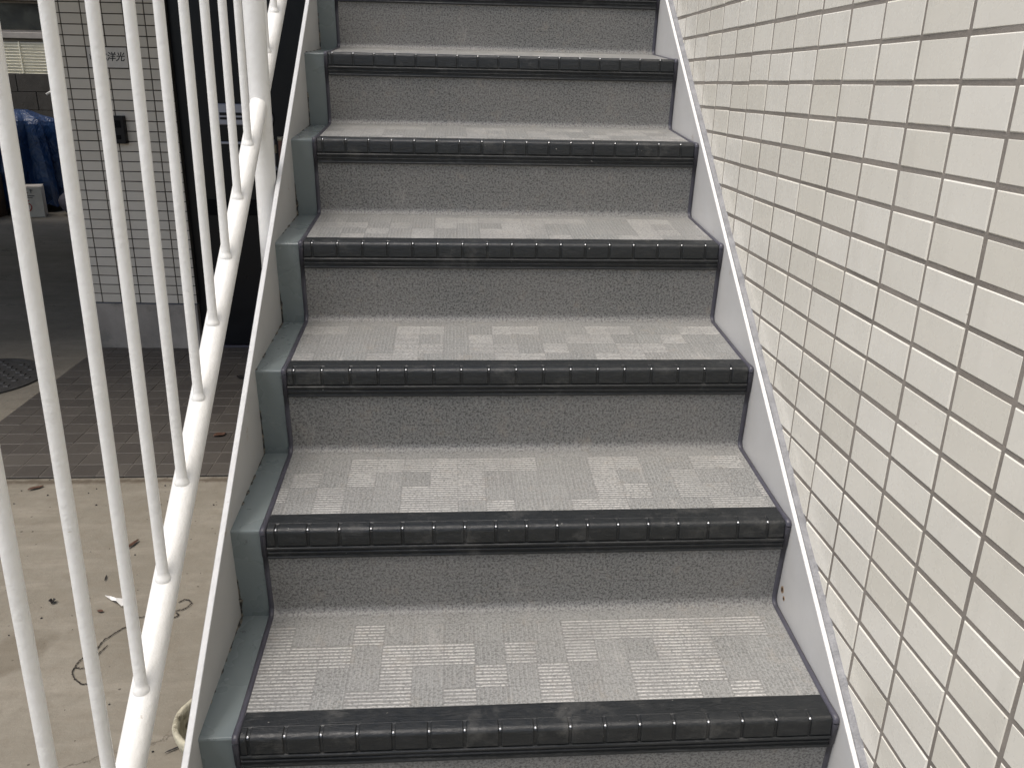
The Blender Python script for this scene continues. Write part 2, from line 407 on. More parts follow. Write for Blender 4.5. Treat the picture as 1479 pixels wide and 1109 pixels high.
# ---------------------------------------------------------------- right-hand tiled wall
XW = 0.5591
A_, B_ = .1, .05027
WY0, WZ0 = -0.0735, 0.8446+ZO
wall = thing('tiled_wall', 'long wall of glazed cream brick tiles rising along the right side of the stairs', 'wall', (XW, 1, 0))
def wchild(o): o.parent = wall; o.matrix_parent_inverse = Matrix.Translation((-XW, -1, 0)); return o
wchild(box('wall_body', XW-.0002, XW+.25, -3.2, 5.2, -.02, 3.9, M_GROUT))
TW, TH = A_-.0047, B_-.0049
tm = tile_mesh('tile', TW, TH, .0046, .0017, M_TILE)
cands = []
for H in range(-50, 32):
    for V in range(-31, 52):
        y = WY0+A_*(V+.5); z = WZ0-B_*(H+.5)
        if z < .03 or z > 3.85 or y < -3.1 or y > 5.1: continue
        cs = [project((XW, y+dy, z+dz)) for dy, dz in ((-.047, -.022), (.047, -.022), (.047, .022), (-.047, .022))]
        area = 0
        if all(cs):
            vis = any(-5 < c[0] < 1485 and -5 < c[1] < 1115 for c in cs)
            # hidden behind the stair and its right stringer
            if z < (y*.746+ZO-.02): vis = False
            if vis:
                cc = [(min(max(c[0], 0), 1479), min(max(c[1], 0), 1109)) for c in cs]
                area = abs(sum(cc[i][0]*cc[(i+1) % 4][1]-cc[(i+1) % 4][0]*cc[i][1] for i in range(4)))/2
        cands.append((area, y, z))
cands.sort(key=lambda c: -c[0])
RW = Matrix(((0, 0, -1), (-1, 0, 0), (0, 1, 0)))         # local x -> -y, y -> z, z -> -x
wq = RW.to_euler()
n_ind = min(298, sum(1 for c in cands if c[0] > 0))
bv, bf = [], []
for i, (ar, y, z) in enumerate(cands):
    eu = Matrix.Rotation(random.gauss(0, .0045), 3, 'Y') @ Matrix.Rotation(random.gauss(0, .0045), 3, 'X')
    m3 = RW @ eu
    dx = random.uniform(-.0005, .0005); dy = random.gauss(0, .00035); dz = random.gauss(0, .00035)
    if i < n_ind:
        o = link('tile', tm, None, (XW+.0034+dx, y+dy, z+dz), m3.to_euler()); wchild(o)
    else:
        b = len(bv)
        for v in tm.vertices:
            w = m3 @ v.co; bv.append((w.x+XW+.0034+dx, w.y+y+dy, w.z+z+dz))
        for p in tm.polygons: bf.append(tuple(b+k for k in p.vertices))
o = wchild(mesh('tile_field', bv, bf, M_TILES)); o['kind'] = 'stuff'

# ---------------------------------------------------------------- staircase
HH, DD, OO, SL = .17911, .24011, .0128, .0174
XG, XN, XR = -.3461, -.3015, .5405
SLOPE = HH/DD
K0, K1 = -2, 11
st = thing('staircase', 'straight steel staircase with grey patterned vinyl treads and black nosings', 'staircase', (0.1, -.5, 0))
def sc(o): o.parent = st; o.matrix_parent_inverse = Matrix.Translation((-.1, .5, 0)); return o
def npos(k): return k*DD, ZO+k*HH
def wob(seed, amp, sc_=9):
    return lambda x, j: (amp*noise.noise(Vector((x*sc_, seed*3.1, j*.7))), amp*noise.noise(Vector((x*sc_, seed*3.1+50, j*.7))))
BEAD = .0095
pad_cache = {}
def pad_prof():
    return [(.0200, .0016), (.0192, .0025), (.0075, .0022), (.0056, .0018), (.0040, .0011), (.0025, .0000), (.0012, -.0014), (.0003, -.0032), (-.0002, -.0054), (-.0004, -.0255), (.0015, -.0275), (.0035, -.0275), (.0050, -.0060), (.0200, -.0010)]
def pad_mesh(w):
    key = round(w, 4)
    if key in pad_cache: return pad_cache[key]
    pr = pad_prof(); n = len(pr); a = w/2; b = .0012
    vs = []; fs = []
    cy = sum(p[0] for p in pr)/n; cz = sum(p[1] for p in pr)/n
    for x, s in ((-a, 1), (-a+b, 0), (a-b, 0), (a, 1)):
        for y, z in pr:
            d = .0010 if s else 0
            vs.append((x, y+(d if y < .01 else 0), z-(d if z > -.004 else 0)))
    for i in range(3):
        for j in range(n):
            q = (j+1) % n; fs.append((i*n+j, i*n+q, (i+1)*n+q, (i+1)*n+j))
    fs += [tuple(range(n))[::-1], tuple(3*n+j for j in range(n))]
    me = bpy.data.meshes.new('nosing_pad'); me.from_pydata(vs, [], fs); me.materials.append(M_PAD)
    bm = bmesh.new(); bm.from_mesh(me); bmesh.ops.recalc_face_normals(bm, faces=bm.faces); bm.to_mesh(me); bm.free()
    me.polygons.foreach_set('use_smooth', [True]*len(me.polygons)); me.set_sharp_from_angle(angle=.6)
    pad_cache[key] = me; return me
for k in range(K0, K1+1):
    y0, z0 = npos(k)
    last = k == K1
    # painted steel plate: riser below this nosing and tread behind it
    if k > K0: rb = (y0+OO+.0012, z0-HH+SL-.004)
    else: rb = (y0+OO, 0.0)
    back = (y0+DD+OO+.006, z0+SL-.002) if not last else (y0+1.3, z0-.003)
    T = .004
    prof = [rb, (y0+.0012, z0-.0065), (y0+.0010, z0-.0045), (y0+.0013, z0-.0028), (y0+.0022, z0-.0016), (y0+.0036, z0-.0010), (y0+.0055, z0-.0009), back, (back[0], back[1]-T), (y0+.012, z0-.0034-T-.003), (rb[0]+T, rb[1])]
    sc(extrude_x('step_plate', prof, XG, XR, M_STEEL, None, 24, wob(k, .0005)))
    # vinyl sheet: tread, cove, next riser
    if not last:
        pts = [(y0+.040, z0+.0022)]
        ya, za = y0+.040, z0+.0022
        cr = .015
        yc, zc = y0+DD+OO-.0016-cr, z0+SL+.0015
        for t in (.25, .5, .75): pts.append((ya+(yc-ya)*t, za+(zc-za)*t))
        pts.append((yc, zc))
        for a in range(1, 7):
            th = a/6*math.pi/2; pts.append((yc+cr*math.sin(th), zc+cr*(1-math.cos(th))))
        yt, zt = y0+DD+.0020, z0+HH-.044
        yb, zb = pts[-1]
        for t in (.3, .65, 1): pts.append((yb+(yt-yb)*t, zb+(zt-zb)*t))
        L = [0]
        for a, b in zip(pts, pts[1:]): L.append(L[-1]+math.hypot(b[0]-a[0], b[1]-a[1]))
        off = (k*7 % 5)*.17+k*.0133
        nx = 30; vs = []; uv = []; x0, x1 = XN+BEAD*.55, XR-BEAD*.55
        jf = wob(k+20, .0006, 7)
        for i in range(nx+1):
            x = x0+(x1-x0)*i/nx
            for j, (y, z) in enumerate(pts):
                d = jf(x, j*.3); vs.append((x, y+d[0]*(.6 if j else 0), z+d[1]*(.6 if j else 0))); uv.append((x+off+5, L[j]+0.0))
        n = len(pts)
        fs = [(i*n+j, (i+1)*n+j, (i+1)*n+j+1, i*n+j+1) for i in range(nx) for j in range(n-1)]
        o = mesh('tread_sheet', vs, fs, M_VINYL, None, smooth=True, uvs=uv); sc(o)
        # sealant beads, left and right, following the same path
        for xc, w in ((XN+BEAD*.5, BEAD), (XR-BEAD*.5, BEAD)):
            path = [(y0-.0038, z0-.0060), (y0-.0036, z0-.0010), (y0-.0010, z0+.0016), (y0+.006, z0+.0022), (y0+.03, z0+.0022)]+pts[1:]+[(y0+DD+.0000, z0+HH-.046), (y0+DD-.0040, z0+HH-.007)]
            # surface ribbon with a raised middle
            vs = []; fs = []
            for i, (y, z) in enumerate(path):
                ty, tz = (path[min(i+1, len(path)-1)][0]-path[max(i-1, 0)][0], path[min(i+1, len(path)-1)][1]-path[max(i-1, 0)][1])
                l = math.hypot(ty, tz); ny, nz = -tz/l, ty/l
                for q, (dx, hh) in enumerate(((-.5, -.0025), (-.42, .0007), (-.1, .0019), (.2, .0018), (.42, .0006), (.5, -.0025))):
                    ww = w*(1+.13*noise.noise(Vector((i*.9, k, xc*9+q*.2))))
                    vs.append((xc+dx*ww, y+ny*hh, z+nz*hh))
            for i in range(len(path)-1):
                for q in range(5): a = i*6+q; fs.append((a, a+1, a+7, a+6))
            sc(mesh('edge_sealant', vs, fs, M_SEAL, None, smooth=True))
    # nosing
    nx0, nx1 = XN+BEAD, XR-BEAD
    pr = [(.0485, -.0030), (.0485, .0026), (.0470, .0032), (.0200, .0025), (.0185, .0012), (.0100, .0004), (.0050, -.0012), (.0026, -.0045), (.0022, -.0080), (.0022, -.0283),
          (.0000, -.0290), (-.0010, -.0302), (-.0010, -.0325), (.0004, -.0336), (.0028, -.0342), (.0028, -.0372), (.0012, -.0380), (.0006, -.0390), (.0012, -.0400), (.0032, -.0406), (.0032, -.0448),
          (.0008, -.0454), (.0002, -.0468), (.0004, -.0490), (.0018, -.0498), (.0090, -.0500), (.0090, -.0060), (.0120, -.0034)]
    nos = extrude_x('nosing', [(a+y0-.003, b+z0) for a, b in pr], nx0, nx1, M_RUBBER, None, 26, wob(k+40, .0004)); sc(nos)
    ph = {0: .0115, 1: .015, 2: .012, 3: .017, 4: .013, 5: .010}.get(k, random.uniform(.009, .02))
    gp = .0487; edges = [nx0+.0005]+[nx0+ph+gp*i for i in range(17)]+[nx1-.0005]
    for a, b in zip(edges, edges[1:]):
        aa = a+(.0021 if a > nx0+.001 else 0); bb = b-(.0021 if b < nx1-.001 else 0)
        if bb-aa < .006: continue
        o = link('nosing_pad', pad_mesh(bb-aa), None, ((aa+bb)/2, y0-.003+random.uniform(-.0002, .0002), z0+random.uniform(-.0002, .0002)))
        o.parent = nos
    # small pale bumps added for the glints in the cross grooves
    vs = []; fs = []
    for e in edges[1:-1]:
        b = len(vs); rr = .0019
        cx_, cy_, cz_ = e, y0+.0012, z0+.0004
        vs.append((cx_, cy_-.0006, cz_+.0020))
        for q in range(8):
            th = q*math.pi/4; vs.append((cx_+rr*math.cos(th), cy_+rr*1.2*math.sin(th), cz_-.0006-(.0007 if math.sin(th) < 0 else 0)))
        fs += [(b, b+1+q, b+1+(q+1) % 8) for q in range(8)]
    if vs:
        o = fix(mesh('nosing_glints', vs, fs, M_GLINT, nos, smooth=True)); o['kind'] = 'stuff'

# stringers: 9-12 mm plates with a top edge coloured brighter, as lit from above, foot at the ground
def line(y, up): return ZO+y*SLOPE+up
def stringer(x0, x1, up, down, mat, name='stringer'):
    ya, yb = K0*DD-.055, K1*DD+.02
    n = 60; top = []; bot = []
    for i in range(n+1):
        y = ya+(yb-ya)*i/n
        top.append((y, line(y, up)+.0006*noise.noise(Vector((y*14, x0*9, 0)))))
    ybot = []
    pts = top+[(yb, line(yb, -down)), ]
    y_floor = (0.0-ZO+down)/SLOPE
    pts += [(y_floor, 0.0), (ya, 0.0)]
    o = extrude_yz(name, x0, x1, pts, [mat, M_EDGE_LIT])
    for p in o.data.polygons:
        if p.normal.z > .6 and len(p.vertices) == 4 : p.material_index = 1
    bevel_o(o, .0011, 2, .9)
    return sc(o)
LX1 = XG; LX0 = XG-.0095
stringer(LX0, LX1, .0285, .34, M_STRING_SHADE)
stringer(XR, XR+.0072, .0145, .34, M_STRING)
# broken paint line where the plate meets the left stringer
for k in range(K0+1, K1):
    y0, z0 = npos(k)
    path = [(y0+.006, z0-.0045), (y0+DD+OO, z0+SL-.004), (y0+DD+.006, z0+HH-.007)]
    vs = []; fs = []; pts = []
    for (a, b) in zip(path, path[1:]):
        m = 44
        for i in range(m): t = i/m; pts.append((a[0]+(b[0]-a[0])*t, a[1]+(b[1]-a[1])*t))
    for i, (y, z) in enumerate(pts):
        rr = .0024+.0040*max(0, noise.noise(Vector((y*60, z*60, k)))+.12)*(1+1.1*noise.noise(Vector((y*260, z*260, k))))
        for q in range(5):
            th = q/4*math.pi-.2
            vs.append((XG+.0002+rr*math.sin(th)*.9, y-rr*math.cos(th)*.7, z+rr*math.cos(th)*.9))
    for i in range(len(pts)-1):
        for q in range(4): a = i*5+q; fs.append((a, a+1, a+6, a+5))
    sc(mesh('weld_line', vs, fs, simple('weld_grime', (.20, .175, .135), .8, .7, 160, .003, 300, dirt=(.018, .017, .016), dscale=110, dthr=.42) if k == K0+1 else bpy.data.materials['weld_grime'], None, smooth=True))
# grey sealant filling between right stringer and tiles
vs = []; fs = []; m = 150
for i in range(m+1):
    y = K0*DD-.05+(K1-K0)*DD*i/m
    z = line(y, .0145)
    w = noise.noise(Vector((y*6, 3, 1)))*.0018; w2 = noise.noise(Vector((y*30, 3, 9)))*.0009
    vs += [(XR+.0073, y, z-.03), (XR+.0074, y, z-.0014), (XR+.0100, y, z+.0006+w2), (XR+.0150, y, z+.0008+w+w2), (XW-.0010, y, z+.0030+2*w), (XW+.0010, y, z+.0052+2.5*w), (XW+.0025, y, z-.03)]
for i in range(m):
    for q in range(6): a = i*7+q; fs.append((a, a+1, a+8, a+7))
sc(mesh('wall_sealant', vs, fs, M_WSEAL, None, smooth=True))

# ---------------------------------------------------------------- railing
XB = -.379
rl = thing('stair_railing', 'white painted tube railing with thin vertical bars left of the stairs', 'railing', (XB, 0, ZO))
def rc(o): o.parent = rl; o.matrix_parent_inverse = Matrix.Translation((-XB, 0, -ZO)); return o
RUP, TUP = .1705, 1.13
ra, rb_ = -.50, 2.55
rc(tube('lower_rail', [(XB, y, line(y, RUP)) for y in cuts(ra, rb_, 40)], .0172, M_WHITE, None, 28))
rc(tube('top_rail', [(XB, y, line(y, TUP)) for y in cuts(ra-.02, rb_, 40)], .0213, M_WHITE, None, 28))
LEAN = .04
BY0, BP = -.066, .1115
for i in range(-3, 24):
    if i in (8, 21): continue
    y = BY0+BP*i; zb = line(y, RUP); zt = line(y+.04, TUP)
    r = .0071
    pts = []; rad = []
    for t, q in ((.0, .0108), (.016, .0106), (.019, .0099), (.0225, .0078), (.026, r)):
        pts.append((XB, y+LEAN*t, zb+t)); rad.append(q)
    for s in range(1, 14):
        t = .03+(zt-zb-.03)*s/13
        pts.append((XB+.0003*noise.noise(Vector((s*.6, i, 0))), y+LEAN*t, zb+t)); rad.append(r*(1+.025*noise.noise(Vector((s*1.3, i, 4)))))
    rc(tube('baluster', pts, r, M_WHITE, None, 16, radii=rad))
for py in (.828, 2.28, -.46):
    zb = line(py, -.19) if py > 0 else 0.0
    zt = line(py+.03, TUP)
    if py > 0:
        pp = [(XB+.002, py+LEAN*(z-line(py, 0)), z) for z in cuts(zb, zt, 12)]
    else: pp = [(XB+.002, py, z) for z in cuts(0, zt, 12)]
    rc(tube('post', pp, .0203, M_WHITE, None, 32))

# ---------------------------------------------------------------- far tiled pier with base, name plate and intercom
PYAW = -.0659
pier = thing('tiled_pier', 'shaded pier of small grey beige tiles behind the railing', 'wall', (-1.855, 3.512, 0))
pier.rotation_euler = (0, 0, PYAW)
PA, PB = .1, .04841; PZ0 = 1.16207+ZO
ptm = tile_mesh('tile', PA-.005, PB-.0045, .0045, .0010, M_PTILE)
u0_, u1_ = -.088, .497
zb_tile = .263
box('grout_bed', u0_, u1_, .003, .40, zb_tile, 2.62, M_PGROUT, pier)
box('base', u0_+.004, u1_-.004, .006, .40, 0, zb_tile-.012, M_CONC, pier, .003)
box('base_joint', u0_+.001, u1_-.001, .0045, .40, zb_tile-.012, zb_tile-.0005, simple('joint_strip', (.09, .09, .10), .7), pier)
RP = Matrix(((1, 0, 0), (0, 0, -1), (0, 1, 0)))
for r in range(-18, 31):
    z = PZ0-PB*(r+.5)
    if z-PB/2 < zb_tile-.012 or z > 2.6: continue
    for c in range(-2, 5):
        ua, ub = c*PA, (c+1)*PA
        ua, ub = max(ua, u0_), min(ub, u1_+.003)
        if ub-ua < .012: continue
        if r in (4, 5) and c in (1, 2): continue
        o = link('tile', ptm, pier, ((ua+ub)/2, .0034, z), (RP @ Matrix.Rotation(random.gauss(0, .004), 3, 'X')).to_euler(), ((ub-ua-.005)/(PA-.005), 1, 1))
Mp = Matrix.Translation((-1.855, 3.512, 0)) @ Matrix.Rotation(PYAW, 4, 'Z')
def pl(u, d, z): return Mp @ Vector((u, d, z))
npz = PZ0-PB*5
np_ = thing('name_plate', 'pale stone name plate with black brushed characters on the tiled pier', 'sign', pl(.2, 0, npz)); np_.rotation_euler = (0, 0, PYAW)
box('plate', -.094, .0965, -.006, .0034, -PB+.003, PB-.003, M_PLATE, np_, .0008)
def text(body, size, loc, parent, mat, name='lettering', ext=.0004, shear=0.0, off=0.0):
    cu = bpy.data.curves.new(name, 'FONT'); cu.body = body; cu.size = size; cu.extrude = ext; cu.shear = shear; cu.offset = off
    cu.align_x = 'LEFT'; cu.align_y = 'CENTER'
    t = bpy.data.objects.new(name, cu); C.objects.link(t)
    bpy.context.view_layer.update()
    me = bpy.data.meshes.new_from_object(t.evaluated_get(bpy.context.evaluated_depsgraph_get()))
    bpy.data.objects.remove(t); me.materials.clear(); me.materials.append(mat)
    o = bpy.data.objects.new(name, me); C.objects.link(o); o.parent = parent; o.location = loc; o.rotation_euler = (math.pi/2, 0, 0)
    return o
text('北洋光', .043, (-.046, -.0066, .001), np_, M_INK, shear=.22, off=.0006)
tube('brush_stroke', [(-.082, -.0066, -.010), (-.079, -.0066, .004), (-.083, -.0066, .012)], .0016, M_INK, np_, 6)
ic = thing('intercom', 'small black intercom box mounted on the tiled pier below the name plate', 'intercom', pl(.218, 0, 1.137)); ic.rotation_euler = (0, 0, PYAW)
box('housing', -.034, .030, -.030, .003, -.066, .066, M_BLACK, ic, .004)
box('button', -.012, .008, -.034, -.0305, -.045, -.025, M_DARK, ic, .002)
box('speaker_grille', -.018, .014, -.0325, -.0305, .010, .045, M_DARK, ic, .001)

# ---------------------------------------------------------------- black entrance wall, door and fittings right of the pier
ew = thing('entrance_wall', 'black shaded entrance wall between the tiled pier and the stairs', 'wall', (-.45, 3.6, 0))
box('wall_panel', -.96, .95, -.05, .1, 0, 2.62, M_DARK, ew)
box('threshold', -.93, .95, -.095, -.052, 0, .018, simple('sill_dark', (.05, .045, .055), .4), ew, .003)
dr = thing('entrance_door', 'black door with a silver letter slot behind the railing bars', 'door', (-1.06, 3.55, 0))
box('door_leaf', -.33, .50, -.032, -.0005, .022, 2.2, M_BLACK, dr, .003)
def rect_frame(name, x0, x1, z0, z1, w, y0, y1, mat, parent):
    for a in ((x0, x0+w, z0, z1), (x1-w, x1, z0, z1), (x0+w+.0005, x1-w-.0005, z0, z0+w), (x0+w+.0005, x1-w-.0005, z1-w, z1)):
        box(name, a[0], a[1], y0, y1, a[2], a[3], mat, parent, .001)
ls = box('letter_slot', -.115, .03, -.046, -.0325, 1.165, 1.268, M_SILVER, dr, .006)
box('slot_flap', -.095, .015, -.050, -.0465, 1.212, 1.226, M_BLACK, ls, .001)
box('slot_flap', -.095, .015, -.0495, -.0465, 1.192, 1.203, M_BLACK, ls, .001)
box('kick_bar', -.12, .04, -.045, -.0325, 1.074, 1.086, M_SILVER, dr, .003)
box('lower_panel', -.20, .30, -.040, -.0325, .72, .80, M_DARK, dr, .003)
hd = []
for q in range(25):
    th = q/24*2*math.pi; hd.append((.140+.022*math.cos(th), -.045, 1.20+.034*math.sin(th)))
tube('ring_handle', hd, .004, M_SILVER, dr, 8, caps=False)
gp_ = thing('gas_pipe', 'brown riser pipe with a grey valve standing by the black entrance wall', 'pipe', (-.847, 3.42, 0))
tube('pipe', [(0, 0, z) for z in cuts(0, 1.10, 8)], .017, M_COPPER, gp_, 12)
tube('pipe_cap', [(0, 0, 1.10), (0, 0, 1.12)], .019, M_BRASS, gp_, 12)
tube('valve_body', [(-.036, -.005, z) for z in (1.042, 1.044, 1.080, 1.082)], .014, M_BRASS, gp_, 6)
tube('valve_neck', [(-.037, -.005, z) for z in (.98, 1.02, 1.07, 1.105)], .007, M_SILVER, gp_, 10)
tube('elbow', [(-.037, -.005, .98), (-.034, -.003, .965), (-.015, 0, .96), (0, 0, .96)], .007, M_SILVER, gp_, 10)

# ---------------------------------------------------------------- upper floor over the parking area
uf = thing('upper_floor', 'underside slab of the upper floor above the parking area', 'ceiling', (-3, 5, 2.62))
box('slab', -5.2, 2.62, -2.7, 3.0, 0.0, .28, M_SLAB, uf)
box('edge_beam', -5.2, 2.62, -2.88, -2.703, -.12, .30, M_HOUSE, uf, .01)
sw = thing('side_wall', 'dark side wall enclosing the parking area behind the entrance', 'wall', (-.9, 3.9, 0))
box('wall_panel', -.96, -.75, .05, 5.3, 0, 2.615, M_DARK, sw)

# ---------------------------------------------------------------- far left: block wall, shuttered window, covered heap, boxes
bw = thing('block_wall', 'dark concrete block wall behind the covered heap', 'wall', (-5, 9.6, 0))
for r in range(7):
    for c in range(12):
        x = -3.2+c*.4+(.2 if r % 2 else 0)
        box('block', x+.004, x+.396, 0, .12, r*.2+.003, r*.2+.197, M_BLOCK, bw, .003, 1)
box('mortar', -3.2, 1.8, .006, .114, 0, 1.40, M_DARK, bw)
hs = thing('neighbour_house', 'neighbouring house wall with a cream louvred shutter and a dark window', 'house', (-5, 10.4, 0))
box('wall', -6, 4, .05, .3, 0, 6, M_HOUSE, hs)
sh = box('shutter_box', -1.9, .7, -.06, .045, 1.29, 1.79, M_FRAME, hs, .01)
for i in range(13):
    z = 1.325+i*.0345
    o = box('slat', -1.86, .66, -.012, .012, -.0145, .0145, M_SHUT, sh, .002, 1); o.location = (0, -.078, z); o.rotation_euler = (.35, 0, 0)
for x in (-1.55, -1.22, -.89, -.56, -.23, .1, .43):
    box('slat_guide', x-.006, x+.006, -.105, -.098, 1.31, 1.76, M_SHUT, sh)
box('sill', -1.95, .75, -.12, -.005, 1.795, 1.865, M_FRAME, hs, .006)
wn = box('window_frame', -1.9, .7, -.04, .045, 1.87, 2.21, M_FRAME, hs, .004)
box('pane', -1.84, -.62, -.048, -.0405, 1.895, 2.185, M_GLASS, wn)
box('pane', -.57, .64, -.048, -.0405, 1.895, 2.185, M_GLASS, wn)
box('lintel', -1.95, .75, -.12, .045, 2.215, 2.32, M_FRAME, hs, .006)

# blue tarpaulin draped over a heap: a folded cloth with ridges
tp = thing('tarp_heap', 'blue tarpaulin draped over a stored pile in the dark corner', 'tarpaulin', (-4.75, 8.75, 0))
def heap(u, v):
    th = u*2*math.pi
    rx = .62+.10*math.sin(3*th+1)+.05*math.sin(7*th); ry = .50+.07*math.cos(4*th)
    s = v**.55
    z = 1.02*(1-v**2.4)
    fold = .045*math.sin(11*th+3*v)*v+.02*math.sin(23*th)*v
    x = (rx*s+fold)*math.cos(th); y = (ry*s+fold)*math.sin(th)
    x += .10*(1-v)*1.0
    z += .05*noise.noise(Vector((x*3, y*3, v*3)))*(1 if v < .95 else 0)
    if z < .10*math.sin(5*th)+.08 and v > .9: z = .04+.07*abs(math.sin(5*th))
    return x, y, z
NU, NV = 72, 16; vs = [heap(0, 0)]; fs = []
for j in range(1, NV+1):
    for i in range(NU): vs.append(heap(i/NU, j/NV))
for i in range(NU): fs.append((0, 1+i, 1+(i+1) % NU))
for j in range(NV-1):
    for i in range(NU):
        a = 1+j*NU; fs.append((a+i, a+NU+i, a+NU+(i+1) % NU, a+(i+1) % NU))
tb = fix(mesh('tarp_sheet', vs, fs, M_TARP, tp, smooth=False))
rp_ = [heap(.70+.12*t, .15+.75*t) for t in cuts(0, 1, 14)]
tube('rope', [(a*1.02, b*1.02-.01, c+.01) for a, b, c in rp_], .006, M_PAPER, tp, 6)

def carton(name, x, y, w, d, h, rz, mat, label, prints=False):
    t = thing(name, label, 'box', (x, y, 0)); t.rotation_euler = (0, 0, rz)
    bd = box('carton_body', -w/2, w/2, -d/2, d/2, 0, h, mat, t, .004)
    for s in (-1, 1):
        fl = box('flap', -w/2+.002, w/2-.002, 0, d/2-.002, 0, .004, mat, t); fl.location = (0, -d/2 if s < 0 else .002, h+.003); fl.rotation_euler = (.06*s, 0, 0)
    if prints:
        yy = -d/2-.0015
        for (a, b) in (((-.10, .25), (-.085, .28)), ((-.085, .28), (-.07, .245)), ((-.05, .28), (-.05, .245)), ((-.05, .262), (-.028, .27)), ((-.01, .282), (-.012, .25)), ((-.01, .25), (.015, .25)), ((.03, .275), (.06, .272)), ((.045, .282), (.043, .246)), ((-.10, .222), (.07, .216)), ((-.08, .205), (.05, .20))):
            tube('print_mark', [(a[0], yy, a[1]), (b[0], yy, b[1])], .0035, M_INK, t, 5)
        # round red fruit mark with a leaf
        pts = []
        for q in range(20):
            th = q/20*2*math.pi; rr = .038*(1-.16*max(0, math.sin(th))**6); pts.append((rr*math.cos(th)-.01, yy, .105+rr*1.1*math.sin(th)))
        tube('fruit_outline', pts+[pts[0]], .0055, M_RED, t, 5, caps=False)
        tube('fruit_leaf', [(-.01, yy, .145), (.0, yy, .165), (.015, yy, .172)], .005, M_RED, t, 5)
    return t
carton('carton', -4.40, 8.18, .28, .24, .295, .32, M_CARD, 'pale printed carton with a red fruit mark on the floor before the tarpaulin', True)
carton('carton', -4.93, 8.05, .55, .35, .42, .05, M_CARDD, 'dark brown carton left of the pale printed carton')
# grey bag
vs = []; fs = []
for j in range(9):
    for i in range(16):
        th = i/16*2*math.pi; v = j/8; rr = .17*math.sin(min(1, v*.9+.12)*math.pi*.93)**.6*(1+.12*math.sin(3*th+v*4))
        vs.append((rr*math.cos(th), rr*.8*math.sin(th), .26*v+.01*math.sin(5*th)*v))
for j in range(8):
    for i in range(16): a = j*16; fs.append((a+i, a+(i+1) % 16, a+16+(i+1) % 16, a+16+i))
fs += [tuple(range(16))[::-1], tuple(128+i for i in range(16))]
bg_ = fix(mesh('rubbish_bag', vs, fs, M_BAG, None, smooth=True, loc=(-3.98, 8.3, 0))); tag(bg_, 'small dark grey bag slumped right of the tarpaulin', 'bag')
wp = tube('white_pole', [(-4.62, 9.45, 1.18), (-4.38, 9.4, 1.30), (-4.0, 9.3, 1.36)], .012, M_PAPER, None, 8); tag(wp, 'thin white rod poking out before the block wall', 'rod')

# manhole cover
mh = thing('manhole_cover', 'round dark iron manhole cover set in the concrete at the left', 'manhole cover', (-2.30, 3.03, 0))
ring = []
def disc(name, r0, r1, z, h, mat, parent, seg=48):
    vs = []; fs = []
    for i in range(seg):
        th = i/seg*2*math.pi; c, s = math.cos(th), math.sin(th)
        vs += [(r1*c, r1*s, 0), (r1*c, r1*s, z), (r0*c, r0*s, z), (r0*c, r0*s, z-h)]
    for i in range(seg):
        a = i*4; b = ((i+1) % seg)*4
        fs += [(a, b, b+1, a+1), (a+1, b+1, b+2, a+2), (a+2, b+2, b+3, a+3)]
    if r0 < .3: pass
    return fix(mesh(name, vs, fs, mat, parent))
disc('rim', .275, .30, .008, .006, M_IRON, mh)
vs = [(0, 0, .006)]+[(.272*math.cos(i/48*2*math.pi), .272*math.sin(i/48*2*math.pi), .006) for i in range(48)]
mesh('lid', vs, [(0, 1+i, 1+(i+1) % 48) for i in range(48)], M_IRON, mh)
n_s = 0
vs = []; fs = []
for a in range(-6, 7):
    for b in range(-6, 7):
        x, y = a*.04, b*.04
        if x*x+y*y > .25**2 or (a+b) % 2: continue
        q = len(vs); s_ = .012
        vs += [(x-s_, y-s_, .006), (x+s_, y-s_, .006), (x+s_, y+s_, .006), (x-s_, y+s_, .006), (x-s_+.003, y-s_+.003, .010), (x+s_-.003, y-s_+.003, .010), (x+s_-.003, y+s_-.003, .010), (x-s_+.003, y+s_-.003, .010)]
        fs += [(q+4, q+5, q+6, q+7)]+[(q+i, q+(i+1) % 4, q+4+(i+1) % 4, q+4+i) for i in range(4)]
mesh('tread_studs', vs, fs, M_IRON, mh)['kind'] = 'stuff'

# ---------------------------------------------------------------- small things on the ground
def wiggle(pts, n=8):
    out = []
    for a, b in zip(pts, pts[1:]):
        for i in range(n): t = i/n; out.append((a[0]+(b[0]-a[0])*t, a[1]+(b[1]-a[1])*t))
    out.append(pts[-1]); return out
def gp(u, v, z=0.0):
    """where a sight line meets the ground (used once to survey positions)"""
    d = f+R*((u-739.5)/1201.8)-U*((v-554.5)/1201.8); t = (z-CAMP.z)/d.z; p = CAMP+d*t; return p.x, p.y
def twine(px, label, r=.0013):
    P = wiggle([gp(80+x/4.123, 840+y/4.123) for x, y in px], 6)
    pts = [(x+.0035*noise.noise(Vector((i*.7, 1, 0))), y+.0035*noise.noise(Vector((i*.7, 9, 0))), .003+.004*abs(noise.noise(Vector((i*.35, 4, 0))))) for i, (x, y) in enumerate(P)]
    o = tube('twine', pts, r, M_TWINE, None, 6, radii=[r*(1+.35*math.sin(i*2.1)) for i in range(len(pts))]); tag(o, label, 'twine')
twine([(215, 600), (190, 613), (155, 615), (135, 600), (110, 575), (100, 545), (108, 525), (130, 490), (160, 462), (200, 440), (250, 400), (290, 352), (350, 315), (400, 283), (450, 262), (500, 215), (560, 215), (620, 225), (690, 222), (725, 212), (735, 200), (720, 190)], 'long dark twisted twine lying in a loop on the concrete')
twine([(118, 515), (150, 522), (200, 515), (260, 430), (310, 385)], 'short dark twine strand across the looped twine', .0012)
